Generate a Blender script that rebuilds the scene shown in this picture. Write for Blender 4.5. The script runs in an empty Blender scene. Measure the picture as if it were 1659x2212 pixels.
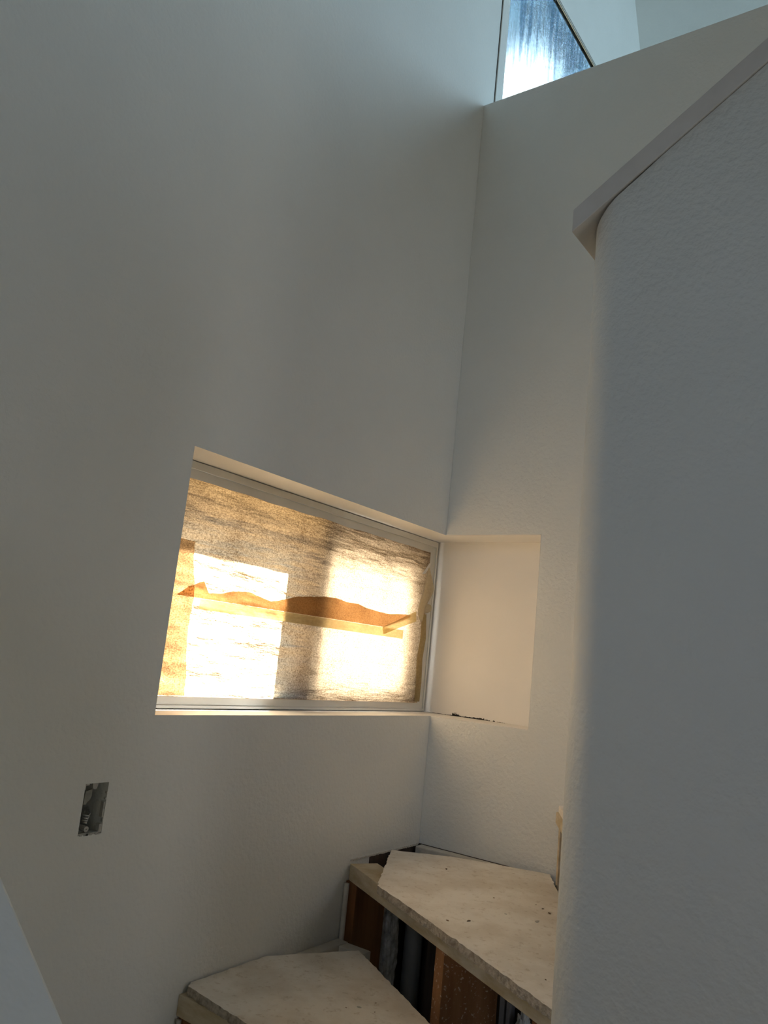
import bpy, bmesh, math, random
from mathutils import Vector, Matrix, noise
random.seed(7)
sc = bpy.context.scene
COL = sc.collection

# ------------------------------------------------------------------ camera
cam_d = bpy.data.cameras.new('camera'); cam = bpy.data.objects.new('camera', cam_d); COL.objects.link(cam)
R = ((0.8154200549, 0.570053354, 0.100644459), (0.021976603, -0.204224084, 0.978677451), (-0.578452386, 0.795821397, 0.17905625))
cam.matrix_world = Matrix((
    (R[0][0], R[1][0], -R[2][0], 1.39548),
    (R[0][1], R[1][1], -R[2][1], -2.28966),
    (R[0][2], R[1][2], -R[2][2], 0.1705),
    (0, 0, 0, 1)))
cam_d.sensor_fit = 'VERTICAL'; cam_d.sensor_height = 36.0; cam_d.lens = 36.0 * 1721.57 / 2212.0
cam_d.clip_start = 0.02
sc.camera = cam

# ------------------------------------------------------------------ light and exposure
SUN_DIR = Vector((-0.370, 0.686, 0.626)).normalized()      # towards the sun
world = bpy.data.worlds.new('sky'); sc.world = world; world.use_nodes = True
wn, wl = world.node_tree.nodes, world.node_tree.links
wn.clear()
wo = wn.new('ShaderNodeOutputWorld'); bg = wn.new('ShaderNodeBackground'); tc = wn.new('ShaderNodeTexCoord')
sep = wn.new('ShaderNodeSeparateXYZ'); wl.new(tc.outputs['Generated'], sep.inputs[0])
ramp = wn.new('ShaderNodeValToRGB'); wl.new(sep.outputs['Z'], ramp.inputs[0])
e = ramp.color_ramp.elements
e[0].position = 0.0; e[0].color = (0.10, 0.10, 0.085, 1)
e[1].position = 1.0; e[1].color = (0.10, 0.22, 0.62, 1)
a = e.new(0.02); a.color = (0.50, 0.62, 0.80, 1)
a = e.new(0.35); a.color = (0.20, 0.38, 0.80, 1)
nrm = wn.new('ShaderNodeVectorMath'); nrm.operation = 'NORMALIZE'; wl.new(tc.outputs['Generated'], nrm.inputs[0])
dot = wn.new('ShaderNodeVectorMath'); dot.operation = 'DOT_PRODUCT'; dot.inputs[1].default_value = SUN_DIR
wl.new(nrm.outputs[0], dot.inputs[0])
mx = wn.new('ShaderNodeMath'); mx.operation = 'MAXIMUM'; mx.inputs[1].default_value = 0; wl.new(dot.outputs['Value'], mx.inputs[0])
pw = wn.new('ShaderNodeMath'); pw.operation = 'POWER'; pw.inputs[1].default_value = 2200; wl.new(mx.outputs[0], pw.inputs[0])
ml = wn.new('ShaderNodeMath'); ml.operation = 'MULTIPLY'; ml.inputs[1].default_value = 230.0; wl.new(pw.outputs[0], ml.inputs[0])
addc = wn.new('ShaderNodeVectorMath'); addc.operation = 'ADD'
pw2 = wn.new('ShaderNodeMath'); pw2.operation = 'POWER'; pw2.inputs[1].default_value = 22; wl.new(mx.outputs[0], pw2.inputs[0])
halo = wn.new('ShaderNodeVectorMath'); halo.operation = 'SCALE'; halo.inputs[0].default_value = (17.0, 27.0, 34.0); wl.new(pw2.outputs[0], halo.inputs['Scale'])
add2 = wn.new('ShaderNodeVectorMath'); add2.operation = 'ADD'; wl.new(ml.outputs[0], add2.inputs[0]); wl.new(halo.outputs[0], add2.inputs[1])
wl.new(ramp.outputs[0], addc.inputs[0]); wl.new(add2.outputs[0], addc.inputs[1])
wl.new(addc.outputs[0], bg.inputs[0]); bg.inputs[1].default_value = 1.3
wl.new(bg.outputs[0], wo.inputs[0])

sun_d = bpy.data.lights.new('sun', 'SUN'); sun_d.energy = 148.0; sun_d.angle = math.radians(0.6); sun_d.color = (0.96, 1.0, 1.0)
sun = bpy.data.objects.new('sun', sun_d); COL.objects.link(sun)
sun.rotation_euler = SUN_DIR.to_track_quat('Z', 'Y').to_euler(); sun.location = (-4, 6, 6)

def area(name, loc, target, sx, sy, power, color):
    d = bpy.data.lights.new(name, 'AREA'); d.shape = 'RECTANGLE'; d.size = sx; d.size_y = sy; d.energy = power; d.color = color
    o = bpy.data.objects.new(name, d); COL.objects.link(o); o.location = loc
    o.rotation_euler = (Vector(loc) - Vector(target)).to_track_quat('Z', 'Y').to_euler()
    return o
area('assumed_loft_side_lamp', (3.62, 1.20, 2.98), (0, 1.20, 2.98), 0.9, 0.85, 52, (0.56, 0.82, 1.0))  # assumed lamp beyond the right wall, no window seen there: lights the upper walls
area('added_fill_low_side', (3.56, -1.5, -0.45), (0, -1.5, -0.45), 0.62, 1.5, 6, (1.0, 0.96, 0.84))  # added fill lamp, no known door: lifts the lower left wall
area('added_fill_stair', (3.62, -0.5, 1.75), (0, -0.5, 0.6), 0.8, 0.9, 5.5, (1.0, 0.96, 0.84))  # added fill lamp, no known window: brightens treads and corner
area('added_fill_back', (1.6, -5.2, 1.5), (1.6, 0, 1.3), 1.8, 1.3, 10.5, (1.0, 0.97, 0.86))  # added fill lamp behind the viewer for the half wall face

sc.view_settings.view_transform = 'Standard'; sc.view_settings.look = 'None'
sc.view_settings.gamma = 1.0; sc.view_settings.use_curve_mapping = False
sc.view_settings.exposure = 0.08
cy = sc.cycles
cy.max_bounces = 14; cy.diffuse_bounces = 8; cy.transmission_bounces = 8; cy.glossy_bounces = 3; cy.transparent_max_bounces = 12
cy.use_denoising = True; cy.sample_clamp_indirect = 12.0
cy.caustics_reflective = False; cy.caustics_refractive = False

# ------------------------------------------------------------------ materials
def mat(name):
    m = bpy.data.materials.new(name); m.use_nodes = True
    nt = m.node_tree; nt.nodes.clear()
    out = nt.nodes.new('ShaderNodeOutputMaterial')
    return m, nt.nodes, nt.links, out
def N(ns, t, **kw):
    n = ns.new(t)
    for k, v in kw.items(): setattr(n, k, v)
    return n
def noise_tex(ns, ls, scale, detail=3, rough=0.6, stretch=None, coord=None):
    tcn = N(ns, 'ShaderNodeTexCoord'); t = N(ns, 'ShaderNodeTexNoise')
    t.inputs['Scale'].default_value = scale; t.inputs['Detail'].default_value = detail; t.inputs['Roughness'].default_value = rough
    if stretch:
        mp = N(ns, 'ShaderNodeMapping'); mp.inputs['Scale'].default_value = stretch
        ls.new(tcn.outputs['Object'], mp.inputs[0]); ls.new(mp.outputs[0], t.inputs['Vector'])
    else: ls.new(tcn.outputs['Object'], t.inputs['Vector'])
    return t
def ramp2(ns, ls, src, p0, c0, p1, c1):
    r = N(ns, 'ShaderNodeValToRGB'); r.color_ramp.elements[0].position = p0; r.color_ramp.elements[1].position = p1
    r.color_ramp.elements[0].color = (*c0, 1); r.color_ramp.elements[1].color = (*c1, 1)
    ls.new(src, r.inputs[0]); return r
def rough_mat(name, c0, c1, scale=6, rough=0.75, bump=0.0, bscale=200, bdist=0.001, stretch=None, p=(0.35, 0.65), spec=0.3, detail=4):
    m, ns, ls, out = mat(name)
    b = N(ns, 'ShaderNodeBsdfPrincipled'); b.inputs['Roughness'].default_value = rough
    b.inputs['Specular IOR Level'].default_value = spec
    t = noise_tex(ns, ls, scale, detail, 0.6, stretch)
    r = ramp2(ns, ls, t.outputs['Fac'], p[0], c0, p[1], c1); ls.new(r.outputs[0], b.inputs['Base Color'])
    if bump:
        t2 = noise_tex(ns, ls, bscale, 2, 0.5)
        bp = N(ns, 'ShaderNodeBump'); bp.inputs['Strength'].default_value = bump; bp.inputs['Distance'].default_value = bdist
        ls.new(t2.outputs['Fac'], bp.inputs['Height']); ls.new(bp.outputs[0], b.inputs['Normal'])
    ls.new(b.outputs[0], out.inputs[0]); return m
WALL = rough_mat('orange_peel_paint', (0.80, 0.81, 0.78), (0.825, 0.835, 0.805), 3, 0.6, 0.75, 85, 0.003, spec=0.35)
SMOOTH = rough_mat('smooth_primer_paint', (0.79, 0.78, 0.76), (0.81, 0.80, 0.78), 5, 0.42, 0.06, 60, 0.001, spec=0.45)
VINYL = rough_mat('white_vinyl', (0.66, 0.66, 0.63), (0.72, 0.72, 0.69), 9, 0.35, spec=0.5)
BRONZE = rough_mat('bronze_sash_and_liner', (0.05, 0.04, 0.03), (0.07, 0.055, 0.045), 9, 0.5)  # sash and stile, plus the added liners that cut sun bounce
DARKGAP = rough_mat('dark_gap', (0.015, 0.013, 0.012), (0.03, 0.026, 0.022), 30, 0.9)
DARK_UNSEEN = rough_mat('dark_unseen_surface', (0.20, 0.19, 0.18), (0.26, 0.25, 0.23), 2, 0.9)  # unseen walls and ceiling made dark to cut bounced light
CAPM = rough_mat('primed_cap_board', (0.60, 0.585, 0.56), (0.66, 0.645, 0.62), 12, 0.55, 0.15, 50, 0.001)
LUMBER = rough_mat('dusty_lumber', (0.50, 0.40, 0.24), (0.66, 0.58, 0.44), 14, 0.8, 0.3, 150, 0.001, stretch=(1, 1, 3))
BROWN = rough_mat('stained_stud_wood', (0.16, 0.065, 0.022), (0.27, 0.12, 0.045), 22, 0.7, 0.3, 120, 0.001, stretch=(1, 1, 0.12))
DARKWOOD_HOLLOW = rough_mat('dark_wood_and_hollow', (0.045, 0.032, 0.025), (0.09, 0.065, 0.05), 20, 0.8, stretch=(1, 1, 0.1))  # stud wood, also the dark put into hollows behind the steps
PLASTER = rough_mat('plaster_dust', (0.58, 0.55, 0.48), (0.70, 0.67, 0.60), 18, 0.9, 0.5, 90, 0.003)
FOAM = rough_mat('grey_spray_foam', (0.22, 0.22, 0.21), (0.62, 0.63, 0.62), 30, 0.85, 0.6, 60, 0.004)
PIPE = rough_mat('grey_pipe', (0.20, 0.20, 0.19), (0.26, 0.26, 0.25), 10, 0.6)
METAL = rough_mat('galvanised_steel', (0.30, 0.30, 0.34), (0.40, 0.40, 0.44), 20, 0.45)
BOXBLUE = rough_mat('grey_box_plastic', (0.03, 0.027, 0.024), (0.085, 0.078, 0.07), 40, 0.7)
BOXTAB = rough_mat('dusty_box_lip', (0.42, 0.41, 0.38), (0.55, 0.54, 0.50), 60, 0.7)
WIRE = rough_mat('white_cable_sheath', (0.62, 0.62, 0.60), (0.72, 0.72, 0.70), 60, 0.5)
EARTH = rough_mat('garden_ground', (0.10, 0.075, 0.045), (0.15, 0.115, 0.07), 1, 0.9)
FLOORM = rough_mat('dusty_subfloor', (0.34, 0.29, 0.22), (0.46, 0.41, 0.33), 4, 0.85, 0.2, 40, 0.002)
EDGE = rough_mat('broken_board_edge', (0.30, 0.25, 0.19), (0.56, 0.50, 0.41), 70, 0.95, 0.9, 160, 0.004)
CRUMB = rough_mat('dark_debris', (0.16, 0.10, 0.06), (0.32, 0.22, 0.14), 60, 0.9)
# tread top: pale dusty board with faint stains, scuffs
def tread_mat():
    m, ns, ls, out = mat('dusty_tread_board')
    b = N(ns, 'ShaderNodeBsdfPrincipled'); b.inputs['Roughness'].default_value = 0.8; b.inputs['Specular IOR Level'].default_value = 0.2
    t = noise_tex(ns, ls, 7, 6, 0.62)
    r = ramp2(ns, ls, t.outputs['Fac'], 0.36, (0.76, 0.70, 0.61), 0.60, (0.91, 0.87, 0.80))
    t2 = noise_tex(ns, ls, 55, 4, 0.7)
    r2 = ramp2(ns, ls, t2.outputs['Fac'], 0.30, (0.62, 0.55, 0.46), 0.44, (1, 1, 1))
    mxn = N(ns, 'ShaderNodeMix', data_type='RGBA', blend_type='MULTIPLY'); mxn.inputs[0].default_value = 0.55
    ls.new(r.outputs[0], mxn.inputs[6]); ls.new(r2.outputs[0], mxn.inputs[7]); ls.new(mxn.outputs[2], b.inputs['Base Color'])
    t3 = noise_tex(ns, ls, 70, 4, 0.6)
    bp = N(ns, 'ShaderNodeBump'); bp.inputs['Strength'].default_value = 0.35; bp.inputs['Distance'].default_value = 0.002
    ls.new(t3.outputs['Fac'], bp.inputs['Height']); ls.new(bp.outputs[0], b.inputs['Normal'])
    ls.new(b.outputs[0], out.inputs[0]); return m
TREAD = tread_mat()
def fleck_mat():
    m, ns, ls, out = mat('stud_wood_with_plaster_flecks')
    b = N(ns, 'ShaderNodeBsdfPrincipled'); b.inputs['Roughness'].default_value = 0.75
    t = noise_tex(ns, ls, 18, 4, 0.6, (1, 1, 0.15))
    r = ramp2(ns, ls, t.outputs['Fac'], 0.35, (0.20, 0.085, 0.03), 0.65, (0.36, 0.17, 0.07))
    t2 = noise_tex(ns, ls, 160, 2, 0.5)
    r2 = ramp2(ns, ls, t2.outputs['Fac'], 0.62, (0, 0, 0), 0.68, (1, 1, 1))
    mxn = N(ns, 'ShaderNodeMix', data_type='RGBA'); ls.new(r2.outputs[0], mxn.inputs[0])
    ls.new(r.outputs[0], mxn.inputs[6]); mxn.inputs[7].default_value = (0.6, 0.45, 0.32, 1)
    ls.new(mxn.outputs[2], b.inputs['Base Color']); ls.new(b.outputs[0], out.inputs[0]); return m
FLECK = fleck_mat()
# masking paper: light shines through it
def paper_mat(name, lo, hi, through=0.9, scale=260, p=(0.30, 0.62), bump=0.4, clear=0.0, folds=0.0):
    m, ns, ls, out = mat(name)
    t = noise_tex(ns, ls, scale, 3, 0.65, (1, 0.75, 1.2))
    t2 = noise_tex(ns, ls, 9, 3, 0.6)
    mth = N(ns, 'ShaderNodeMath', operation='MULTIPLY_ADD'); mth.inputs[1].default_value = 0.25; ls.new(t2.outputs['Fac'], mth.inputs[0])
    mul = N(ns, 'ShaderNodeMath', operation='MULTIPLY'); mul.inputs[1].default_value = 0.75; ls.new(t.outputs['Fac'], mul.inputs[0]); ls.new(mul.outputs[0], mth.inputs[2])
    r = ramp2(ns, ls, mth.outputs[0], p[0], lo, p[1], hi)
    tr = N(ns, 'ShaderNodeBsdfTranslucent'); df = N(ns, 'ShaderNodeBsdfDiffuse'); mixs = N(ns, 'ShaderNodeMixShader')
    ls.new(r.outputs[0], tr.inputs[0]); df.inputs[0].default_value = (hi[0]*0.75, hi[1]*0.75, hi[2]*0.8, 1)
    bp = N(ns, 'ShaderNodeBump'); bp.inputs['Strength'].default_value = bump; bp.inputs['Distance'].default_value = 0.007
    w = noise_tex(ns, ls, 40, 4, 0.65, (1, 0.22, 1.3)); ls.new(w.outputs['Fac'], bp.inputs['Height'])
    mp = N(ns, 'ShaderNodeMapping'); mp.inputs['Rotation'].default_value = (math.radians(-24), 0, 0); mp.inputs['Scale'].default_value = (1, 0.16, 1.0)
    tcf = N(ns, 'ShaderNodeTexCoord'); ls.new(tcf.outputs['Object'], mp.inputs[0]); fo = N(ns, 'ShaderNodeTexNoise'); fo.inputs['Scale'].default_value = 26; fo.inputs['Detail'].default_value = 2.5
    ls.new(mp.outputs[0], fo.inputs['Vector']); bp2 = N(ns, 'ShaderNodeBump'); bp2.inputs['Strength'].default_value = folds; bp2.inputs['Distance'].default_value = 0.035
    ls.new(fo.outputs['Fac'], bp2.inputs['Height']); ls.new(bp2.outputs[0], bp.inputs['Normal'])
    ls.new(bp.outputs[0], tr.inputs['Normal']); ls.new(bp.outputs[0], df.inputs['Normal'])
    mixs.inputs[0].default_value = through
    ls.new(df.outputs[0], mixs.inputs[1]); ls.new(tr.outputs[0], mixs.inputs[2])
    if clear:
        tp = N(ns, 'ShaderNodeBsdfTransparent'); m2 = N(ns, 'ShaderNodeMixShader'); m2.inputs[0].default_value = clear
        tp.inputs[0].default_value = (1.0, 0.85, 0.6, 1)
        ls.new(mixs.outputs[0], m2.inputs[1]); ls.new(tp.outputs[0], m2.inputs[2]); ls.new(m2.outputs[0], out.inputs[0])
    else: ls.new(mixs.outputs[0], out.inputs[0])
    return m
PAPER = paper_mat('tan_masking_paper', (0.12, 0.06, 0.02), (0.66, 0.49, 0.32), bump=1.0, folds=0.65)
PAPER2 = paper_mat('tan_masking_paper_edge_strip', (0.20, 0.10, 0.035), (0.36, 0.20, 0.085), clear=0.04)
TAPE = paper_mat('yellow_masking_tape', (0.46, 0.37, 0.19), (0.60, 0.50, 0.28), 0.75, 120, clear=0.10)
CURLTAPE = paper_mat('loose_masking_tape', (0.74, 0.66, 0.44), (0.90, 0.84, 0.66), 0.5, 120, clear=0.1)
def glass_mat(name, tint=(0.92, 0.95, 0.93)):
    m, ns, ls, out = mat(name)
    tp = N(ns, 'ShaderNodeBsdfTransparent'); gl = N(ns, 'ShaderNodeBsdfGlossy'); mixs = N(ns, 'ShaderNodeMixShader'); lw = N(ns, 'ShaderNodeLayerWeight'); fr = N(ns, 'ShaderNodeMath', operation='POWER'); fm = N(ns, 'ShaderNodeMath', operation='MULTIPLY_ADD')
    tp.inputs[0].default_value = (*tint, 1); gl.inputs['Roughness'].default_value = 0.02; lw.inputs[0].default_value = 0.5
    ls.new(lw.outputs['Facing'], fr.inputs[0]); fr.inputs[1].default_value = 5; ls.new(fr.outputs[0], fm.inputs[0]); fm.inputs[1].default_value = 0.9; fm.inputs[2].default_value = 0.04
    ls.new(fm.outputs[0], mixs.inputs[0]); ls.new(tp.outputs[0], mixs.inputs[1]); ls.new(gl.outputs[0], mixs.inputs[2])
    ls.new(mixs.outputs[0], out.inputs[0]); return m
GLASS = glass_mat('window_glass')
DIMMED = glass_mat('dimmed_window_glass', (0.86, 0.86, 0.85))  # tint added to the left pane to dim the sun behind its paper
def obscure_mat():
    m, ns, ls, out = mat('obscure_window_glass')
    tl = N(ns, 'ShaderNodeBsdfTranslucent'); tl.inputs[0].default_value = (0.62, 0.60, 0.57, 1)
    tp = N(ns, 'ShaderNodeBsdfTransparent'); tp.inputs[0].default_value = (0.6, 0.6, 0.6, 1)
    mixs = N(ns, 'ShaderNodeMixShader'); mixs.inputs[0].default_value = 0.8
    ls.new(tp.outputs[0], mixs.inputs[1]); ls.new(tl.outputs[0], mixs.inputs[2]); ls.new(mixs.outputs[0], out.inputs[0]); return m
OBSCURE = obscure_mat()
def film_mat():
    m, ns, ls, out = mat('streaky_plastic_film')
    t = noise_tex(ns, ls, 34, 5, 0.7, (1, 1.0, 0.05))          # vertical streaks
    t2 = noise_tex(ns, ls, 90, 4, 0.75, (1, 1, 0.6))
    ad = N(ns, 'ShaderNodeMath', operation='MULTIPLY_ADD'); ad.inputs[1].default_value = 0.35; ls.new(t2.outputs['Fac'], ad.inputs[0])
    mu = N(ns, 'ShaderNodeMath', operation='MULTIPLY'); mu.inputs[1].default_value = 0.65; ls.new(t.outputs['Fac'], mu.inputs[0]); ls.new(mu.outputs[0], ad.inputs[2])
    r = ramp2(ns, ls, ad.outputs[0], 0.36, (0.04, 0.04, 0.04), 0.62, (0.50, 0.50, 0.50))
    tl = N(ns, 'ShaderNodeBsdfTranslucent'); tl.inputs[0].default_value = (0.016, 0.020, 0.022, 1)
    tp = N(ns, 'ShaderNodeBsdfTransparent'); rt = ramp2(ns, ls, t.outputs['Fac'], 0.42, (0.10, 0.12, 0.14), 0.56, (0.20, 0.215, 0.23)); ls.new(rt.outputs[0], tp.inputs[0])
    mixs = N(ns, 'ShaderNodeMixShader'); ls.new(r.outputs[0], mixs.inputs[0]); ls.new(tp.outputs[0], mixs.inputs[1]); ls.new(tl.outputs[0], mixs.inputs[2])
    ls.new(mixs.outputs[0], out.inputs[0]); return m
FILM = film_mat()

# ------------------------------------------------------------------ mesh helpers
def link(name, bm, mats, parent=None, smooth=False, bevel=0.0):
    me = bpy.data.meshes.new(name); bmesh.ops.recalc_face_normals(bm, faces=bm.faces[:]); bm.to_mesh(me); bm.free()
    for m in (mats if isinstance(mats, (list, tuple)) else [mats]): me.materials.append(m)
    o = bpy.data.objects.new(name, me); COL.objects.link(o)
    if smooth:
        for p in me.polygons: p.use_smooth = True
    if bevel:
        md = o.modifiers.new('bevel', 'BEVEL'); md.width = bevel; md.segments = 2; md.limit_method = 'ANGLE'
    if parent is not None: o.parent = parent; o.matrix_parent_inverse = Matrix.Translation(-parent.location)
    return o
def tag(o, label=None, cat=None, group=None, kind=None):
    if label: o['label'] = label
    if cat: o['category'] = cat
    if group: o['group'] = group
    if kind: o['kind'] = kind
    return o
def struct(o, label, cat='wall'):
    o['kind'] = 'structure'; return tag(o, label, cat)
def empty(name, loc):
    o = bpy.data.objects.new(name, None); COL.objects.link(o); o.location = loc; o.empty_display_size = 0.1; return o
def box(bm, x0, x1, y0, y1, z0, z1, mi=0):
    v = [bm.verts.new(p) for p in ((x0,y0,z0),(x1,y0,z0),(x1,y1,z0),(x0,y1,z0),(x0,y0,z1),(x1,y0,z1),(x1,y1,z1),(x0,y1,z1))]
    for f in ((0,1,2,3),(4,5,6,7),(0,1,5,4),(1,2,6,5),(2,3,7,6),(3,0,4,7)):
        bm.faces.new([v[i] for i in f]).material_index = mi
def prism(bm, poly, z0, z1, side=0, top=0, ztop=None, zbot=None):
    lo = [bm.verts.new((x, y, zbot(x, y) if zbot else z0)) for x, y in poly]
    hi = [bm.verts.new((x, y, ztop(x, y) if ztop else z1)) for x, y in poly]
    n = len(poly)
    bm.faces.new(lo).material_index = side; bm.faces.new(hi).material_index = top
    for i in range(n): bm.faces.new([lo[i], lo[(i+1) % n], hi[(i+1) % n], hi[i]]).material_index = side
def slab_with_holes(bm, u0, u1, w0, w1, holes, put):
    """rectangular slab u x w minus rectangles, split in cells; put(u0,u1,w0,w1) adds one box"""
    us = sorted({u0, u1, *[h[0] for h in holes], *[h[1] for h in holes]}); ws = sorted({w0, w1, *[h[2] for h in holes], *[h[3] for h in holes]})
    us = [u for u in us if u0 <= u <= u1]; ws = [w for w in ws if w0 <= w <= w1]
    for i in range(len(us)-1):
        for j in range(len(ws)-1):
            cu, cw = (us[i]+us[i+1])/2, (ws[j]+ws[j+1])/2
            if any(h[0] < cu < h[1] and h[2] < cw < h[3] for h in holes): continue
            put(us[i], us[i+1], ws[j], ws[j+1])
def grid_plate(bm, axis, u0, u1, w0, w1, holes, a, b):
    """one watertight plate: axis 'x' (u=y,w=z) or 'y' (u=x,w=z) or 'z' (u=x,w=y) between a and b, with rectangular holes"""
    us = sorted({u0, u1, *[min(max(q, u0), u1) for h in holes for q in h[:2]]}); ws = sorted({w0, w1, *[min(max(q, w0), w1) for h in holes for q in h[2:]]})
    def P(u, w, d): return (d, u, w) if axis == 'x' else (u, d, w) if axis == 'y' else (u, w, d)
    V = {}
    def v(i, j, d):
        k = (i, j, d)
        if k not in V: V[k] = bm.verts.new(P(us[i], ws[j], (a, b)[d]))
        return V[k]
    def solid(i, j):
        if i < 0 or j < 0 or i >= len(us)-1 or j >= len(ws)-1: return False
        cu, cw = (us[i]+us[i+1])/2, (ws[j]+ws[j+1])/2
        return not any(h[0] < cu < h[1] and h[2] < cw < h[3] for h in holes)
    for i in range(len(us)-1):
        for j in range(len(ws)-1):
            if not solid(i, j): continue
            for d in (0, 1): bm.faces.new([v(i,j,d), v(i+1,j,d), v(i+1,j+1,d), v(i,j+1,d)])
            for (di, dj, p, q) in ((-1,0,(i,j),(i,j+1)), (1,0,(i+1,j),(i+1,j+1)), (0,-1,(i,j),(i+1,j)), (0,1,(i,j+1),(i+1,j+1))):
                if not solid(i+di, j+dj): bm.faces.new([v(*p,0), v(*q,0), v(*q,1), v(*p,1)])
def tube(bm, pts, r, n=10):
    rings = []
    for i, p in enumerate(pts):
        p = Vector(p); a = Vector(pts[max(i-1, 0)]); b = Vector(pts[min(i+1, len(pts)-1)]); t = (b-a).normalized()
        u = t.cross(Vector((0.3, 0.2, 1))).normalized() if abs(t.z) < 0.95 else t.cross(Vector((1, 0, 0))).normalized(); w = t.cross(u)
        rings.append([bm.verts.new(p + (u*math.cos(2*math.pi*k/n) + w*math.sin(2*math.pi*k/n))*r) for k in range(n)])
    for i in range(len(rings)-1):
        for k in range(n): bm.faces.new([rings[i][k], rings[i][(k+1) % n], rings[i+1][(k+1) % n], rings[i+1][k]])
    bm.faces.new(rings[0]); bm.faces.new(rings[-1])
def rough_poly(poly, step=0.012, amp=0.0015, seed=0, keep=()):
    out = []
    n = len(poly)
    for i in range(n):
        a = Vector(poly[i]).to_2d(); b = Vector(poly[(i+1) % n]).to_2d(); L = (b-a).length; k = max(1, int(L/step))
        nn = Vector((-(b-a).y, (b-a).x)).normalized() if L else Vector((0, 0))
        for j in range(k):
            p = a.lerp(b, j/k); q = Vector((p.x*45+seed, p.y*45, seed*3.1))
            d = noise.noise(q)*amp + (random.random()-0.5)*amp*0.8 if j else 0
            out.append((p.x+nn.x*d, p.y+nn.y*d))
    return out

# ------------------------------------------------------------------ geometry constants
LW, NW, NH = 1.1249, 0.3478, 0.60        # window opening left extent, niche width, opening height
ND, GX = 0.145, -0.115                   # niche depth; plane of the window frame's room face
TOPB = 2.2432                            # top of the wall right of the corner
TH = 0.215                               # outer wall thickness
CEIL = 4.9

# ---------- wall_left: long wall with the papered window, switch hole and high window
SW = (-1.268, -1.214, -0.229, -0.131)
bm = bmesh.new()
grid_plate(bm, 'x', -5.6, 2.3, -1.33, CEIL, [(-LW, ND, 0, NH), SW, (0.126, 1.5, 2.30, 3.185)], -0.024, 0.0)
grid_plate(bm, 'x', -5.6, 2.3, -1.33, CEIL, [(-LW, ND, 0, NH), SW, (0.02, 1.95, 2.25, 3.75)], -TH, -0.024)
wl_o = link('wall_left', bm, WALL)
struct(wl_o, 'tall grey painted wall left of the corner holding the papered window')
# smooth painted reveal of the opening (drywall return), thin liner round the hole
bm = bmesh.new()
for (y0, y1, z0, z1) in ((-LW, 0.0, NH-0.0012, NH), (-LW, 0.0, 0, 0.0012), (-LW, -LW+0.0012, 0.0012, NH-0.0012)):
    box(bm, GX-0.0, 0.0, y0, y1, z0, z1)
tr1 = link('trim_1', bm, SMOOTH); struct(tr1, 'smooth painted drywall return lining the papered window opening', 'trim')

# ---------- wall_right: wall with the shallow niche, stops at a ledge above
bm = bmesh.new()
BT = 0.30
grid_plate(bm, 'y', 0.0, 3.4, -1.33, TOPB, [(-1, NW, 0, NH)], 0.0, BT)
wr = link('wall_right', bm, WALL, bevel=0.0015)
struct(wr, 'textured painted wall right of the corner that stops below the loft')
bm = bmesh.new()
box(bm, GX-0.05, -0.0225, ND-0.0008, ND-0.0001, 0, NH); grid_plate(bm, 'y', -0.022, NW, 0, NH, [], ND-0.0028, BT)   # back of niche, thin seam at the left
tr2 = link('trim_2', bm, SMOOTH); struct(tr2, 'smooth primed back panel of the shallow corner niche', 'trim')
bm = bmesh.new()
box(bm, 0.0, NW, 0.0005, ND, NH-0.0012, NH); box(bm, 0.0, NW, 0.0005, ND, 0, 0.0012); box(bm, NW-0.0012, NW, 0.0005, ND, 0.0012, NH-0.0012)
box(bm, GX, 0.0, 0.0, ND, NH-0.0012, NH); box(bm, GX, 0.0, 0.0, ND, 0, 0.0012); 

tr3 = link('trim_3', bm, SMOOTH); struct(tr3, 'smooth painted edges lining the shallow corner niche', 'trim')
# crack where niche meets its sill
bm = bmesh.new()
def crack(bm, pts, z):
    for i in range(len(pts)-1):
        (x0, w0), (x1, w1) = pts[i], pts[i+1]
        n = 8
        for k in range(n):
            a, b = x0+(x1-x0)*k/n, x0+(x1-x0)*(k+1)/n
            w = (w0+(w1-w0)*k/n)*(0.55+0.9*random.random())
            y = ND - (0.0008 if b < -0.02 else 0.0028)
            box(bm, a, b, y-0.0004, y, z+0.0012, z+0.0012+w)
crack(bm, [(-0.10, 0.001), (-0.02, 0.0016), (0.0, 0.002)], 0.0)
crack(bm, [(0.0, 0.007), (0.018, 0.009), (0.03, 0.003), (0.07, 0.0035), (0.11, 0.0045), (0.145, 0.0018)], 0.0)
crack(bm, [(0.155, 0.003), (0.163, 0.0025)], 0.0); crack(bm, [(0.17, 0.0012), (0.20, 0.0006)], 0.0)
link('drywall_crack', bm, DARKGAP, tr2)

# ---------- window_1: papered slider
def rect_frame(bm, y0, y1, z0, z1, wl_, wr_, wb, wt, x0, x1):
    grid_plate(bm, 'x', y0, y1, z0, z1, [(y0+wl_, y1-wr_, z0+wb, z1-wt)], x0, x1)
win = empty('window_1', (GX, -0.49, 0.0)); struct(win, 'horizontal sliding window covered in backlit tan masking paper', 'window')
bm = bmesh.new(); g = 0.003
rect_frame(bm, -LW+g, ND-0.0065, g, NH-g, 0.05, 0.0465, 0.032, 0.046, GX-0.075, GX)
fr = link('window_frame', bm, VINYL, win, bevel=0.002)
bm = bmesh.new()                                                   # raised outer lip of the frame
rect_frame(bm, -LW+g, ND-0.0065, g, NH-g, 0.014, 0.009, 0.008, 0.020, GX, GX+0.004)
link('frame_lip', bm, VINYL, fr, bevel=0.0015)
bm = bmesh.new()
grid_plate(bm, 'x', -LW-0.01, ND+0.0, -0.01, NH+0.01, [(-LW+0.03, ND-0.03, 0.02, NH-0.02)], GX-0.09, GX-0.076)
link('added_dark_backing', bm, DARKGAP, win)  # unseen dark piece added so no light shows in the frame gap
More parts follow.
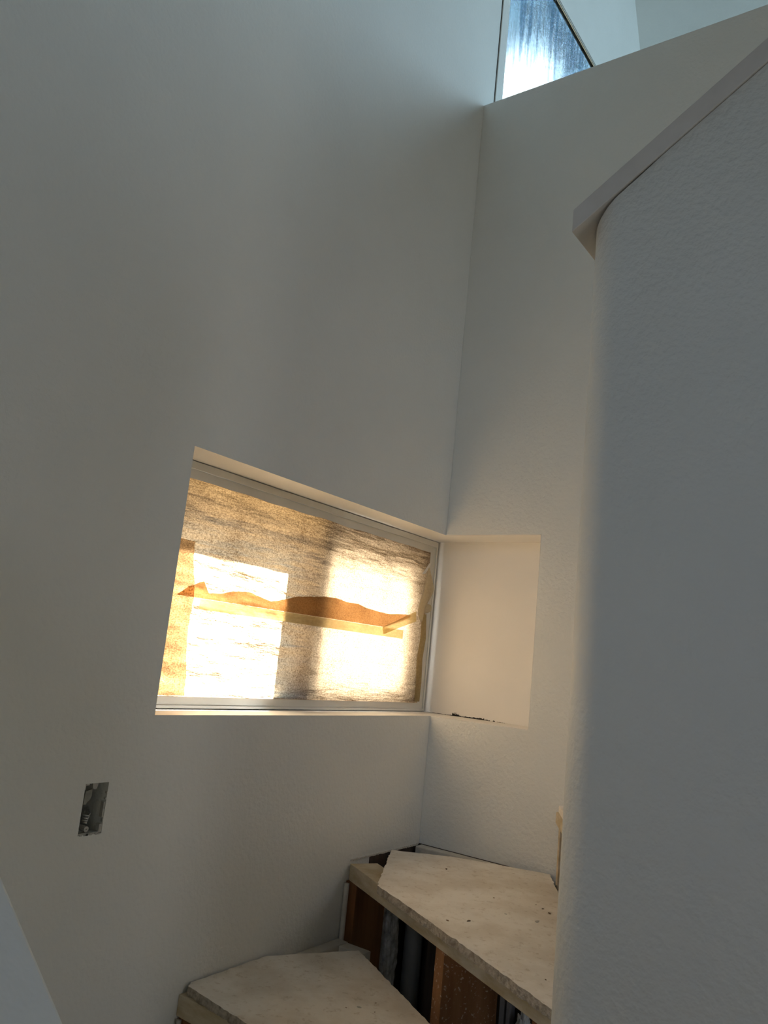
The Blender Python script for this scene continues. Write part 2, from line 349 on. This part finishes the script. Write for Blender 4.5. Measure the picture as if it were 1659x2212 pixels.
bm = bmesh.new(); rect_frame(bm, -LW+g+0.050, ND-g-0.050, g+0.032, NH-g-0.046, 0.002, 0.002, 0.002, 0.002, -TH+0.002, GX-0.015)
link('added_dark_liner', bm, BRONZE, win)  # unseen dark lining added to stop sun bouncing onto the paper
bm = bmesh.new(); rect_frame(bm, -LW+0.001, ND-0.001, 0.001, NH-0.001, 0.052, 0.052, 0.034, 0.048, -TH+0.001, GX-0.091)
link('added_dark_outer_liner', bm, BRONZE, win)  # dark outer lining, added to darken the reveal around the paper
bm = bmesh.new(); box(bm, GX-0.070, GX-0.030, -0.502, -0.462, 0.03, 0.555)
link('meeting_stile', bm, BRONZE, win, bevel=0.002)
bm = bmesh.new(); rect_frame(bm, -0.462, ND-0.05, 0.032, 0.554, 0.012, 0.03, 0.026, 0.022, GX-0.055, GX-0.020)
link('sash', bm, BRONZE, win, bevel=0.002)
for (y0, y1, x) in ((-LW+0.052, -0.502, GX-0.066), (-0.452, ND-0.08, GX-0.040)):
    bm = bmesh.new(); box(bm, x-0.002, x+0.002, y0, y1, 0.034, 0.552)
    link('glass_pane', bm, DIMMED if y0 < -0.6 else OBSCURE, win)
# masking paper: top and bottom sheets lap in the middle
def sheet(name, poly_top, poly_bot, y0, y1, x, m, amp, seed, parent=None, ny=150, nz=60, drape=1.0):
    """poly_top/bot: functions y -> z"""
    bm = bmesh.new(); V = []
    for i in range(ny+1):
        y = y0+(y1-y0)*i/ny; row = []
        for j in range(nz+1):
            z0, z1 = poly_bot(y), poly_top(y); z = z0+(z1-z0)*j/nz
            q = Vector((y*5.0+z*7.0+seed, z*20.0-y*4.5, seed))
            f = noise.noise(q)*0.9 + 0.45*noise.noise(Vector((y*16, z*60+y*8, seed+3))) + 0.2*noise.noise(Vector((y*40, z*130, seed+9)))
            fade = min(1, (y1-y)/0.05, (y-y0)/0.03, 1.0)
            row.append(bm.verts.new((x + amp*f*(0.35+0.65*fade), y, z)))
        V.append(row)
    for i in range(ny):
        for j in range(nz): bm.faces.new([V[i][j], V[i+1][j], V[i+1][j+1], V[i][j+1]])
    return link(name, bm, m, parent, smooth=True)
def lerp_fn(pts):
    def f(y):
        if y <= pts[0][0]: return pts[0][1]
        for a, b in zip(pts, pts[1:]):
            if y <= b[0]: return a[1]+(b[1]-a[1])*(y-a[0])/(b[0]-a[0])
        return pts[-1][1]
    return f
PX = GX + 0.0045
top_z = lambda y: 0.553 + 0.004*noise.noise(Vector((y*9, 0, 2)))
bot_z = lambda y: 0.031
sh = sheet('masking_paper', top_z, bot_z, -1.085, 0.088, PX, PAPER, 0.0032, 4.0, ny=260, nz=130)
tag(sh, 'tan backlit masking paper sheet taped over the window glass', 'masking paper')
wavy = lerp_fn([(-1.08, 0.262), (-1.023, 0.269), (-0.995, 0.290), (-0.945, 0.311), (-0.925, 0.284), (-0.885, 0.287), (-0.845, 0.298), (-0.787, 0.304), (-0.745, 0.296), (-0.70, 0.289), (-0.66, 0.297), (-0.595, 0.315), (-0.53, 0.322), (-0.473, 0.329), (-0.41, 0.331), (-0.372, 0.325), (-0.31, 0.326), (-0.264, 0.318), (-0.20, 0.314), (-0.14, 0.312), (-0.081, 0.318), (-0.02, 0.322)])
lowf = lambda y: 0.270
st = sheet('paper_strip', lambda y: wavy(y)+0.0015*noise.noise(Vector((y*60, 1, 1))), lambda y: 0.268 if y < -0.16 else 0.268+(y+0.16)*0.30, -1.06, -0.015, PX+0.0055, PAPER2, 0.0008, 8.0, ny=200, nz=8)
tag(st, 'torn wavy-edged strip of orange paper lapped across the masking paper', 'masking paper')
bm = bmesh.new(); V = []
for j in range(120):
    z = 0.034 + 0.368*j/119; ye = -0.985 + 0.030*max(0, 1-z/0.35) + 0.010*noise.noise(Vector((z*9, 2, 5))) + 0.003*noise.noise(Vector((z*70, 1, 5)))
    V.append([bm.verts.new((PX+0.0062+0.0022*noise.noise(Vector((k*0.6, z*24, 3)))+0.0012*noise.noise(Vector((k, z*70, 8))), -1.083+(ye+1.083)*k/14, z)) for k in range(15)])
for j in range(119):
    for k in range(14): bm.faces.new([V[j][k], V[j+1][k], V[j+1][k+1], V[j][k+1]])
fold = link('paper_fold', bm, PAPER, smooth=True)
tag(fold, 'second darker paper layer folded along the left edge of the window', 'masking paper')
tp = sheet('masking_tape', lambda y: 0.2672, lambda y: 0.240-0.003*(y+0.5), -0.95, -0.047, PX+0.0058, TAPE, 0.0005, 11.0, ny=100, nz=4)
tag(tp, 'long pale yellow tape strip just under the orange paper strip', 'tape')
bm = bmesh.new()
def flat_piece(bm, pts, x, xs=None):
    vs = [bm.verts.new((x if xs is None else xs[i], y, z)) for i, (y, z) in enumerate(pts)]
    bm.faces.new(vs)
def strip_piece(bm, left, right, xs, n=6):
    """ribbon between two point lists (y,z) with x per row"""
    L = [bm.verts.new((x, y, z)) for (y, z), x in zip(left, xs)]; Rr = [bm.verts.new((x+0.001, y, z)) for (y, z), x in zip(right, xs)]
    for i in range(len(L)-1): bm.faces.new([L[i], L[i+1], Rr[i+1], Rr[i]])
strip_piece(bm, [(-0.173, 0.268), (-0.08, 0.301), (0.017, 0.338)], [(-0.166, 0.244), (-0.07, 0.276), (0.022, 0.303)], [PX+0.0085]*3)
t2 = link('masking_tape', bm, TAPE, smooth=True); tag(t2, 'short folded tape piece slanting up at the right end of the orange strip', 'tape')
bm = bmesh.new()                                                   # loose curled flap at the right edge
strip_piece(bm, [(0.020, 0.491), (0.036, 0.462), (0.030, 0.410), (0.020, 0.362), (0.018, 0.332), (0.040, 0.302)],
            [(0.026, 0.494), (0.068, 0.456), (0.107, 0.424), (0.078, 0.382), (0.056, 0.345), (0.056, 0.306)],
            [PX+0.040, PX+0.026, PX+0.020, PX+0.016, PX+0.012, PX+0.014])
cf = link('masking_tape', bm, CURLTAPE, smooth=True)
sm = cf.modifiers.new('sub', 'SUBSURF'); sm.levels = 2; sm.render_levels = 2
so = cf.modifiers.new('thick', 'SOLIDIFY'); so.thickness = 0.0004
tag(cf, 'loose curled masking tape flap peeling at the right edge of the paper', 'tape')
bm = bmesh.new()
strip_piece(bm, [(0.050, 0.372), (0.082, 0.371), (0.106, 0.369), (0.116, 0.360)], [(0.052, 0.330), (0.084, 0.338), (0.106, 0.347), (0.117, 0.356)], [PX+0.006, PX+0.010, PX+0.012, PX+0.006])
cf2 = link('masking_tape', bm, CURLTAPE, smooth=True); sm = cf2.modifiers.new('sub', 'SUBSURF'); sm.levels = 2; sm.render_levels = 2
so = cf2.modifiers.new('thick', 'SOLIDIFY'); so.thickness = 0.0004
tag(cf2, 'small rounded tape end stuck on the right window frame below the curled flap', 'tape')
bm = bmesh.new()
strip_piece(bm, [(0.038, 0.470), (0.048, 0.508)], [(0.058, 0.474), (0.062, 0.512)], [PX+0.006, PX+0.024])
cf3 = link('masking_tape', bm, SMOOTH); so = cf3.modifiers.new('thick', 'SOLIDIFY'); so.thickness = 0.0004  # white colour paints in the highlight on the tip
tag(cf3, 'torn tape tip coloured white for its highlight above the curled flap', 'tape')
bm = bmesh.new()
strip_piece(bm, [(0.060, 0.33), (0.058, 0.25), (0.052, 0.18), (0.058, 0.10), (0.060, 0.035)], [(0.088, 0.335), (0.092, 0.25), (0.088, 0.18), (0.092, 0.10), (0.093, 0.035)], [PX+0.005, PX+0.009, PX+0.005, PX+0.007, PX+0.005])
cf4 = link('masking_tape', bm, TAPE, smooth=True)
tag(cf4, 'vertical tape holding the lower right edge of the paper to the frame', 'tape')
# exterior eave above the window
bm = bmesh.new(); box(bm, -TH-0.03, -TH+0.0, -1.3, 0.30, NH+0.0, NH+0.06)
struct(link('trim_4', bm, VINYL), 'exterior head trim above the papered window', 'trim')

# ---------- window_2: high window beyond the ledge, covered in film
w2 = empty('window_2', (0, 0.8, 2.3)); struct(w2, 'high loft window covered with streaky plastic film', 'window')
bm = bmesh.new(); rect_frame(bm, 0.128, 1.498, 2.302, 3.183, 0.005, 0.012, 0.012, 0.005, -0.024, -0.003)
link('window_frame', bm, VINYL, w2)
bm = bmesh.new(); box(bm, -0.020, -0.016, 0.134, 1.486, 2.314, 3.177); link('glass_pane', bm, GLASS, w2)
bm = bmesh.new(); grid_plate(bm, 'x', 0.134, 1.486, 2.314, 3.177, [], -0.0095, -0.009); link('plastic_film', bm, FILM, w2)
bm = bmesh.new(); box(bm, 0.0, 0.006, 0.073, 0.125, 2.245, 3.24)
struct(link('trim_5', bm, WALL, bevel=0.0015), 'flat side casing strip left of the film-covered loft window', 'trim')
bm = bmesh.new(); box(bm, 0.0, 0.0012, 0.0695, 0.0722, 2.245, 3.24)
struct(link('trim_6', bm, DARKGAP), 'dark open joint beside the loft window casing', 'trim')

# ---------- loft: sloped ceiling, ceilings, far and side walls
def quad_slab(name, pts, th, m):
    bm = bmesh.new(); n = (Vector(pts[1])-Vector(pts[0])).cross(Vector(pts[2])-Vector(pts[0])).normalized()*th
    a = [bm.verts.new(p) for p in pts]; b = [bm.verts.new(Vector(p)+n) for p in pts]
    bm.faces.new(a); bm.faces.new(b)
    for i in range(4): bm.faces.new([a[i], a[(i+1) % 4], b[(i+1) % 4], b[i]])
    return link(name, bm, m)
sl = 0.114/0.215
yb = lambda z: 1.68 - (z-3.785)*sl
c1 = quad_slab('ceiling_slope', [(0, yb(4.9), 4.9), (3.4, yb(4.9), 4.9), (3.4, yb(2.62), 2.62), (0, yb(2.62), 2.62)], -0.03, WALL)
c1.name = 'wall_loft'; struct(c1, 'steep sloping loft wall beyond the high window')
SKY = (1.15, 2.35, 0.65, 1.35)
bm = bmesh.new(); grid_plate(bm, 'z', -TH, 3.6, -5.6, 2.3, [], CEIL, CEIL+0.04)
struct(link('ceiling', bm, DARK_UNSEEN), 'high painted ceiling above the stairwell', 'ceiling')
bm = bmesh.new(); box(bm, 0.0, 3.4, BT, 2.3, 1.05, 1.09)
struct(link('floor_loft', bm, FLOORM), 'loft floor behind the right wall', 'floor')
bm = bmesh.new(); box(bm, 0.0, 3.4, 2.26, 2.3, -1.33, CEIL)
struct(link('wall_far', bm, WALL), 'far wall of the loft')
bm = bmesh.new(); grid_plate(bm, 'x', -5.6, 2.3, -1.33, CEIL, [(0.72, 1.68, 2.53, 3.43), (-1.88, -1.12, -1.33, 0.38), (-0.93, -0.07, 1.15, 2.25)], 3.4, 3.5)  # two lower openings cut for added fill lamps, the upper for the assumed lamp
struct(link('wall_side', bm, DARK_UNSEEN), 'side wall at the right end of the stairwell')
bm = bmesh.new(); grid_plate(bm, 'y', 0.0, 3.4, -1.33, CEIL, [(0.65, 2.55, 0.8, 2.2)], -5.1, -5.0)  # opening cut for the added fill lamp behind the viewer
struct(link('wall_back', bm, DARK_UNSEEN), 'dark unseen wall behind the viewer')
# ---------- floors
bm = bmesh.new(); box(bm, 0.0, 3.4, -5.0, 2.26, -1.43, -1.33)
struct(link('floor', bm, FLOORM), 'dusty bare floor at the foot of the stairs', 'floor')
bm = bmesh.new(); box(bm, -30, -TH, -25, 25, -2.1, -2.0)
struct(link('ground', bm, EARTH), 'bare ground outside the windows', 'ground')

# ---------- half wall with the sloped cap (right foreground)
ER = 0.0625; EX, YF = 0.8915, -1.09
capz = lambda x: 0.932 + 0.703*(x-0.868)
foot = [(2.7, YF), (2.7, YF+2*ER)]
cx, cyy = EX+ER, YF+ER
foot += [(cx+ER*math.cos(t), cyy+ER*math.sin(t)) for t in [math.pi/2+math.pi*k/28 for k in range(29)]]
xs_extra = [cx+0.012*k for k in range(1, 8)]
foot += [(x, YF) for x in xs_extra]
def hw_top(x, y):
    gap = 0.0045*max(0.0, 1-(x-EX)/0.11) + 0.0012
    if YF-1e-4 < y < YF+0.012 and 0.945 < x < 0.985: gap += 0.003*abs(math.sin((x-0.945)*78))
    return capz(x)-gap
bm = bmesh.new(); prism(bm, foot, -1.33, 0, ztop=hw_top)
hw = link('wall_stair', bm, WALL, smooth=True)
try:
    hw.data.shade_auto_smooth if False else None
except Exception: pass
for p in hw.data.polygons: p.use_smooth = abs(p.normal.z) < 0.3
struct(hw, 'foreground half wall with a rounded bullnose end rising beside the stairs')
# cap board
bm = bmesh.new()
prism(bm, [(0.868, YF-0.004), (2.7, YF-0.004), (2.7, YF+2*ER+0.02), (0.868, YF+2*ER+0.02)], 0, 0, ztop=lambda x, y: capz(x)+0.0425, zbot=lambda x, y: capz(x))
cp = link('coping_board', bm, CAPM, bevel=0.0015)
tag(cp, 'painted sloping cap board on top of the foreground half wall', 'coping')

# ---------- guard wall at the bottom left of view
gz = lambda x: -0.029 - 0.70*(x-0.826)
bm = bmesh.new(); prism(bm, [(0.0, -1.93), (1.9, -1.93), (1.9, -2.055), (0.0, -2.055)], -1.33, 0, ztop=lambda x, y: max(gz(x), -0.75))
gw = link('wall_guard', bm, WALL, bevel=0.003); struct(gw, 'grey sloping guard wall at the bottom left edge of view')

# ---------- switch box hole
sb = empty('switch_box', (-0.03, -1.241, -0.18)); tag(sb, 'open electrical box hole cut in the left wall below the window', 'electrical box')
y0, y1, z0, z1 = SW
bm = bmesh.new()
box(bm, -0.075, -0.072, y0-0.002, y1+0.002, z0-0.002, z1+0.002)
box(bm, -0.072, -0.014, y0-0.004, y0-0.001, z0-0.002, z1+0.002); box(bm, -0.072, -0.014, y1+0.001, y1+0.004, z0-0.002, z1+0.002)
box(bm, -0.072, -0.014, y0-0.004, y1+0.004, z1+0.001, z1+0.004); box(bm, -0.072, -0.014, y0-0.004, y1+0.004, z0-0.004, z0-0.001)
link('box_shell', bm, BOXBLUE, sb)
bm = bmesh.new()                                                   # top screw tab
yc = -1.2385
pts = [(yc-0.0075, z1+0.001), (yc+0.0065, z1+0.001)] + [(yc-0.0005+0.0052*math.cos(t), z1-0.0085-0.0052*math.sin(t)) for t in [math.pi*k/8 for k in range(9)]]
pr = bmesh.ops
lo = [bm.verts.new((-0.012, a, b)) for a, b in pts]; hi = [bm.verts.new((-0.008, a, b)) for a, b in pts]
bm.faces.new(lo); bm.faces.new(hi)
for i in range(len(pts)): bm.faces.new([lo[i], lo[(i+1) % len(pts)], hi[(i+1) % len(pts)], hi[i]])
link('screw_tab', bm, BOXTAB, sb)
bm = bmesh.new()                                                   # bottom screw boss: a ring with a hole
k = 16; yc, zc = -1.246, z0+0.0095
R0, R1 = 0.0055, 0.0012
ro = [[bm.verts.new((x, yc+r*math.cos(2*math.pi*i/k), zc+r*math.sin(2*math.pi*i/k))) for i in range(k)] for x, r in ((-0.03, R0), (-0.006, R0), (-0.006, R1), (-0.02, R1))]
for a in range(3):
    for i in range(k): bm.faces.new([ro[a][i], ro[a][(i+1) % k], ro[a+1][(i+1) % k], ro[a+1][i]])
link('screw_boss', bm, BOXTAB, sb)
def rim(*b_):
    bm = bmesh.new(); box(bm, *b_); link('rim_chip', bm, BOXTAB, sb, bevel=0.0004)
rim(-0.014, -0.001, y0+0.001, y1-0.006, z0-0.0005, z0+0.0035); rim(-0.012, -0.001, y1-0.007, y1-0.0002, z0+0.002, z0+0.018)
rim(-0.012, -0.002, y1-0.0032, y1-0.0002, z0+0.030, z0+0.060)
for q in range(7):
    zz = z0+0.02+random.random()*(z1-z0-0.03); rim(-0.006, -0.0005, y1-0.001-random.random()*0.0016, y1, zz, zz+0.004)
for q in range(7):
    yy = y0+random.random()*(y1-y0-0.006); rim(-0.006, 0.0006, yy, yy+0.006, z0-0.0015, z0+0.001+random.random()*0.002)
rim(-0.012, -0.001, y0, y0+0.0025, z1-0.012, z1); rim(-0.012, -0.001, y0, y0+0.010, z1-0.0035, z1)
bm = bmesh.new()                                                   # plaster smear on box side
vs = [bm.verts.new((-0.036, a+0.024, b-0.006)) for i, (a, b) in enumerate([(-1.266, -0.147), (-1.251, -0.143), (-1.250, -0.156), (-1.254, -0.165), (-1.258, -0.167), (-1.261, -0.172), (-1.267, -0.172)])]
f = bm.faces.new(vs); r_ = bmesh.ops.extrude_face_region(bm, geom=[f])
for v in r_['geom']:
    if isinstance(v, bmesh.types.BMVert): v.co.x += 0.004
link('plaster_smear', bm, rough_mat('dull_plaster_smear', (0.34, 0.33, 0.28), (0.42, 0.41, 0.35), 50, 0.9), sb)
for q, dz in enumerate((0.0, -0.005, -0.0095, -0.0135)):
    bm = bmesh.new(); zz = z0+0.037+dz
    tube(bm, [(-0.055, y0+0.001, zz+0.006), (-0.035, y0+0.004, zz+0.002), (-0.022, y0+0.012, zz), (-0.020, y0+0.018-0.001*q, zz-0.001), (-0.03, y0+0.021-0.002*q, zz+0.003), (-0.05, y0+0.015, zz+0.012)], 0.0016, 8)
    for v in bm.verts: v.co.y += -0.75*v.co.x; v.co.z += 0.25*v.co.x; v.co.y = min(v.co.y, y1-0.002); v.co.z = max(v.co.z, z0+0.004)
    link('cable_wire', bm, WIRE, sb, smooth=True)

# ------------------------------------------------------------------ stairs
NEWEL = Vector((0.965, -0.985))
def oriented_box(bm, p, ang, l0, l1, d0, d1, z0, z1, mi=0):
    """box along direction ang from p; l along, d to its left"""
    c, s = math.cos(ang), math.sin(ang)
    poly = [(p[0]+l*c-d*s, p[1]+l*s+d*c) for l, d in ((l0, d0), (l1, d0), (l1, d1), (l0, d1))]
    prism(bm, poly, z0, z1, mi, mi)
def panel(name, poly, zt, th, parent, seed):
    bm = bmesh.new(); pp = rough_poly(poly, 0.010, 0.003, seed); n = len(pp)
    up = [bm.verts.new((x, y, zt)) for x, y in pp]
    c = Vector((sum(p[0] for p in pp)/n, sum(p[1] for p in pp)/n))
    mid = [bm.verts.new((x+(random.random()-.5)*.002, y+(random.random()-.5)*.002, zt-th*0.5)) for x, y in pp]
    dn = [bm.verts.new((x+(random.random()-.5)*.003, y+(random.random()-.5)*.003, zt-th)) for x, y in pp]
    bm.faces.new(up).material_index = 0; bm.faces.new(dn).material_index = 1
    for i in range(n):
        j = (i+1) % n
        bm.faces.new([up[i], up[j], mid[j], mid[i]]).material_index = 1
        bm.faces.new([mid[i], mid[j], dn[j], dn[i]]).material_index = 1
    return link(name, bm, [TREAD, EDGE], parent)

# --- tread at the corner (upper visible)
Z2 = -0.385
s2 = empty('stair_tread', (0.35, -0.3, Z2-0.06)); tag(s2, 'upper winder step with a pale dusty panel tucked into the wall corner', 'stair step', 'winder steps')
panel('tread_panel', [(0.214, -0.531), (0.393, -0.629), (0.568, -0.727), (0.822, -0.876), (0.885, -0.912), (0.885, -0.80), (0.532, -0.155), (0.444, -0.003), (0.178, -0.088), (0.024, -0.191)], Z2, 0.018, s2, 1.0)
A2 = math.atan2(-0.573, 1.0)
p2 = (0.0, -0.362)
bm = bmesh.new(); oriented_box(bm, (0.0, -0.362), A2, 0.0045, 1.0, 0, 0.085, -0.447, -0.4035)
link('front_beam', bm, LUMBER, s2, bevel=0.002)
bm = bmesh.new(); box(bm, 0.012, 0.30, -0.040, -0.004, -0.44, -0.3935)
link('rear_ledger', bm, PLASTER, s2, bevel=0.004)
bm = bmesh.new(); box(bm, 0.40, 0.44, -0.40, -0.05, -0.46, -0.4045); link('joist', bm, LUMBER, s2)
bm = bmesh.new(); box(bm, 0.0025, 0.040, -0.372, -0.225, -0.98, -0.4475); tag(link('framing_stud', bm, BROWN), 'brown board standing against the left wall under the upper step', 'stud')
bm = bmesh.new(); tube(bm, [(0.010, -0.379, -0.95), (0.010, -0.378, -0.452)], 0.0075, 10); tag(link('corner_bead', bm, PLASTER, smooth=True), 'pale plaster bead beside the brown board under the upper step', 'bead')
bm = bmesh.new(); oriented_box(bm, p2, A2, 0.505, 0.543, 0.004, 0.15, -0.98, -0.4475); tag(link('framing_stud', bm, FLECK), 'orange-brown post speckled with plaster under the upper step', 'stud')
bm = bmesh.new(); oriented_box(bm, p2, A2, 0.86, 0.90, 0.010, 0.12, -0.98, -0.4475); tag(link('framing_stud', bm, BROWN), 'brown post at the narrow end under the upper step', 'stud')
# stuff seen under this step
def lump(name, c, sx, sy, sz, m, seed, label, cat, freq=9, amp=0.35):
    bm = bmesh.new(); bmesh.ops.create_icosphere(bm, subdivisions=5, radius=1)
    for v in bm.verts:
        d = 1+amp*noise.noise(v.co*freq*0.35+Vector((seed, 0, 0)))+amp*0.5*noise.noise(v.co*freq+Vector((seed, 0, 0)))
        v.co = Vector((c[0]+v.co.x*sx*d, c[1]+v.co.y*sy*d, c[2]+v.co.z*sz*d))
    return tag(link(name, bm, m, smooth=True), label, cat)
lump('spray_foam', (0.022, -0.165, -0.69), 0.02, 0.045, 0.24, FOAM, 2, 'mottled grey foam strip behind the leftmost cheek under the upper step', 'foam')
lump('spray_foam', (0.265, -0.035, -0.76), 0.032, 0.03, 0.20, FOAM, 5, 'lumpy pale foam beyond the flecked post under the upper step', 'foam', 5, 0.5)
bm = bmesh.new(); tube(bm, [(0.045, -0.055, -1.1), (0.045, -0.055, -0.45)], 0.028, 20); tag(link('drain_pipe', bm, PIPE, smooth=True), 'round grey upright pipe in the dark under the upper step', 'pipe')
bm = bmesh.new(); box(bm, 0.115, 0.155, -0.09, -0.002, -1.1, -0.45); tag(link('wall_stud', bm, DARKWOOD_HOLLOW), 'dark upright stud between the grey pipe and the flecked post', 'stud')
bm = bmesh.new(); box(bm, 0.335, 0.349, -0.04, -0.002, -1.1, -0.45); box(bm, 0.356, 0.366, -0.04, -0.002, -1.1, -0.45); box(bm, 0.335, 0.366, -0.006, -0.002, -1.1, -0.45)
tag(link('metal_channel', bm, METAL), 'narrow grey metal channel at the bottom right under the upper step', 'metal channel')
lump('daylight_gap_lump', (0.405, -0.03, -0.80), 0.02, 0.02, 0.05, rough_mat('pale_daylight_gap', (0.7, 0.75, 0.8), (0.9, 0.93, 0.95), 60, 0.3), 9, 'bright lump standing for a daylight gap beside the metal channel under the upper step', 'daylight gap', 7, 0.5)  # pale lump put where a gap lets daylight through
bm = bmesh.new(); box(bm, 0.001, 0.44, -0.0025, -0.0005, -1.1, -0.393)  # dark sheet paints the shade of the open space under the step
struct(link('trim_7', bm, DARKWOOD_HOLLOW), 'dark panel for the shade in the hollow below the upper step', 'trim')
bm = bmesh.new(); box(bm, 0.0005, 0.0022, -0.268, -0.003, -1.1, -0.396)  # dark sheet paints the hollow below the drywall edge
struct(link('trim_8', bm, DARKWOOD_HOLLOW), 'dark panel for the shade in the hollow behind the upper step', 'trim')

bm = bmesh.new()
for k in range(60):
    ya = -0.36+0.35*k/60; zz = -0.3955+0.0012*noise.noise(Vector((k*0.7, 0, 0)))
    box(bm, 0.0002, 0.003+0.0015*random.random(), ya, ya+0.35/60, zz-0.0015-0.001*random.random(), zz+0.001+0.0012*random.random())
struct(link('trim_9', bm, PLASTER), 'ragged cut drywall edge on the left wall above the upper step', 'trim')
# --- lower tread
Z1 = -0.575
s1 = empty('stair_tread', (0.4, -0.8, Z1-0.06)); tag(s1, 'lower winder step with a broad dusty panel along the left wall', 'stair step', 'winder steps')
panel('tread_panel', [(0.016, -0.936), (0.23, -0.966), (0.55, -0.985), (0.885, -1.0), (0.885, -0.925), (0.48, -0.677), (0.128, -0.459), (0.004, -0.673), (0.004, -0.917)], Z1, 0.018, s1, 2.0)
A1 = math.atan2(-0.03, 0.9)
bm = bmesh.new(); oriented_box(bm, (0.0, -0.945), A1, 0.0, 0.885, 0, 0.085, -0.637, -0.5935); link('front_beam', bm, LUMBER, s1, bevel=0.002)
bm = bmesh.new(); box(bm, 0.003, 0.04, -0.85, -0.385, -0.635, -0.5935); link('side_ledger', bm, PLASTER, s1, bevel=0.003)
bm = bmesh.new(); oriented_box(bm, (0.0, -0.385), A2, 0.0, 0.20, 0.0, 0.0, -0.6, -0.5935) if False else box(bm, 0.041, 0.12, -0.43, -0.39, -0.63, -0.5935); link('rear_block', bm, PLASTER, s1, bevel=0.003)
bm = bmesh.new(); box(bm, 0.003, 0.042, -0.938, -0.80, -1.33, -0.6375); tag(link('framing_stud', bm, BROWN), 'brown board against the left wall under the lower step', 'stud')
bm = bmesh.new(); box(bm, 0.45, 0.49, -0.955, -0.87, -1.33, -0.6375); tag(link('framing_stud', bm, FLECK), 'post under the middle of the lower step', 'stud')
bm = bmesh.new(); tube(bm, [(0.010, -0.944, -1.2), (0.010, -0.944, -0.642)], 0.006, 10); tag(link('corner_bead', bm, PLASTER, smooth=True), 'pale plaster bead under the left end of the lower step', 'bead')

# --- step beyond, seen as a sliver at the rounded wall
Z3 = -0.195
s3 = empty('stair_tread', (0.8, -0.4, Z3-0.06)); tag(s3, 'third winder step glimpsed as a sliver beside the rounded wall end', 'stair step', 'winder steps')
A3 = math.atan2(-0.965, 0.53)
bm = bmesh.new(); oriented_box(bm, (0.452, -0.002), A3, 0, 1.0, 0.0, 0.085, -0.245, -0.2135); link('front_beam', bm, LUMBER, s3, bevel=0.003)
bm = bmesh.new(); prism(bm, [(0.46, -0.003), (0.885, -0.80), (0.93, -0.87), (0.965, -0.87), (0.965, -0.003)], Z3-0.018, Z3); link('tread_panel', bm, [TREAD], s3)
bm = bmesh.new(); oriented_box(bm, (0.452, -0.002), A3, 0.055, 0.092, 0.004, 0.09, -0.403, -0.2455); link('support_post', bm, LUMBER, s3)
bm = bmesh.new(); oriented_box(bm, (0.452, -0.002), A3, 0.30, 0.34, 0.004, 0.09, -0.403, -0.2455); link('support_post', bm, LUMBER, s3)
bm = bmesh.new(); oriented_box(bm, (0.452, -0.002), A3, 0.0, 0.95, 0.12, 0.125, -0.403, -0.2455); link('riser_backing', bm, DARKWOOD_HOLLOW, s3)
for q in range(3):
    zt = Z3+0.19*(q+1); x0 = 0.968+0.26*q
    s = empty('stair_tread', (x0+0.13, -0.48, zt-0.06)); tag(s, ['first', 'second', 'third'][q]+' straight step up behind the foreground half wall', 'stair step', 'straight steps')
    bm = bmesh.new(); box(bm, x0-0.02, x0+0.26, -0.962, -0.003, zt-0.018, zt); link('tread_panel', bm, [TREAD], s)
    bm = bmesh.new(); box(bm, x0, x0+0.04, -0.962, -0.003, zt-0.19 + 0.0005, zt-0.0185); link('riser_board', bm, LUMBER, s)

# ------------------------------------------------------------------ crumbs on the treads
def crumb(x, y, z, s, m, label):
    s *= 1.0
    bm = bmesh.new(); bmesh.ops.create_icosphere(bm, subdivisions=2, radius=1)
    a = random.random()*6
    for v in bm.verts:
        d = 1+0.5*noise.noise(v.co*1.7+Vector((x*90, y*90, 0)))
        px, py = v.co.x*s*1.5*d, v.co.y*s*0.7*d
        v.co = Vector((x+px*math.cos(a)-py*math.sin(a), y+px*math.sin(a)+py*math.cos(a), z+s*0.35+v.co.z*s*0.4*d))
    tag(link('debris_crumb', bm, m), label, 'debris', 'crumbs on the upper step' if z == Z2 else 'crumbs on the lower step')
for (x, y, s_, m, lab) in (
    (0.600, -0.364, 0.0036, CRUMB, 'largest dark crumb near the rounded wall end on the upper step'),
    (0.574, -0.343, 0.0022, CRUMB, 'tiny dark crumb just behind the largest crumb on the upper step'),
    (0.548, -0.326, 0.0018, CRUMB, 'faint speck furthest back in the cluster near the wall end'),
    (0.607, -0.451, 0.0050, PLASTER, 'long pale chip right of centre on the upper step'),
    (0.502, -0.583, 0.0034, CRUMB, 'brown crumb near the broken front edge of the upper step'),
    (0.470, -0.621, 0.0026, CRUMB, 'small brown crumb left of the one by the broken front edge'),
    (0.454, -0.367, 0.0018, CRUMB, 'tiny speck at the middle of the upper step'),
    (0.239, -0.235, 0.0036, CRUMB, 'dark crumb near the back left of the upper step'),
    (0.533, -0.462, 0.0022, PLASTER, 'small pale flake at the centre of the upper step'),
    (0.765, -0.763, 0.0020, CRUMB, 'small speck at the narrow end of the upper step')):
    crumb(x, y, Z2, s_, m, lab)
for (x, y, s_, m, lab) in (
    (0.332, -0.731, 0.0034, PLASTER, 'pale curved chip on the lower step'),
    (0.343, -0.684, 0.0016, CRUMB, 'tiny speck behind the pale chip on the lower step'),
    (0.368, -0.723, 0.0016, CRUMB, 'tiny speck right of the pale chip on the lower step'),
    (0.313, -0.753, 0.0015, CRUMB, 'tiny speck left of the pale chip on the lower step')):
    o = crumb(x, y, Z1, s_, m, lab)
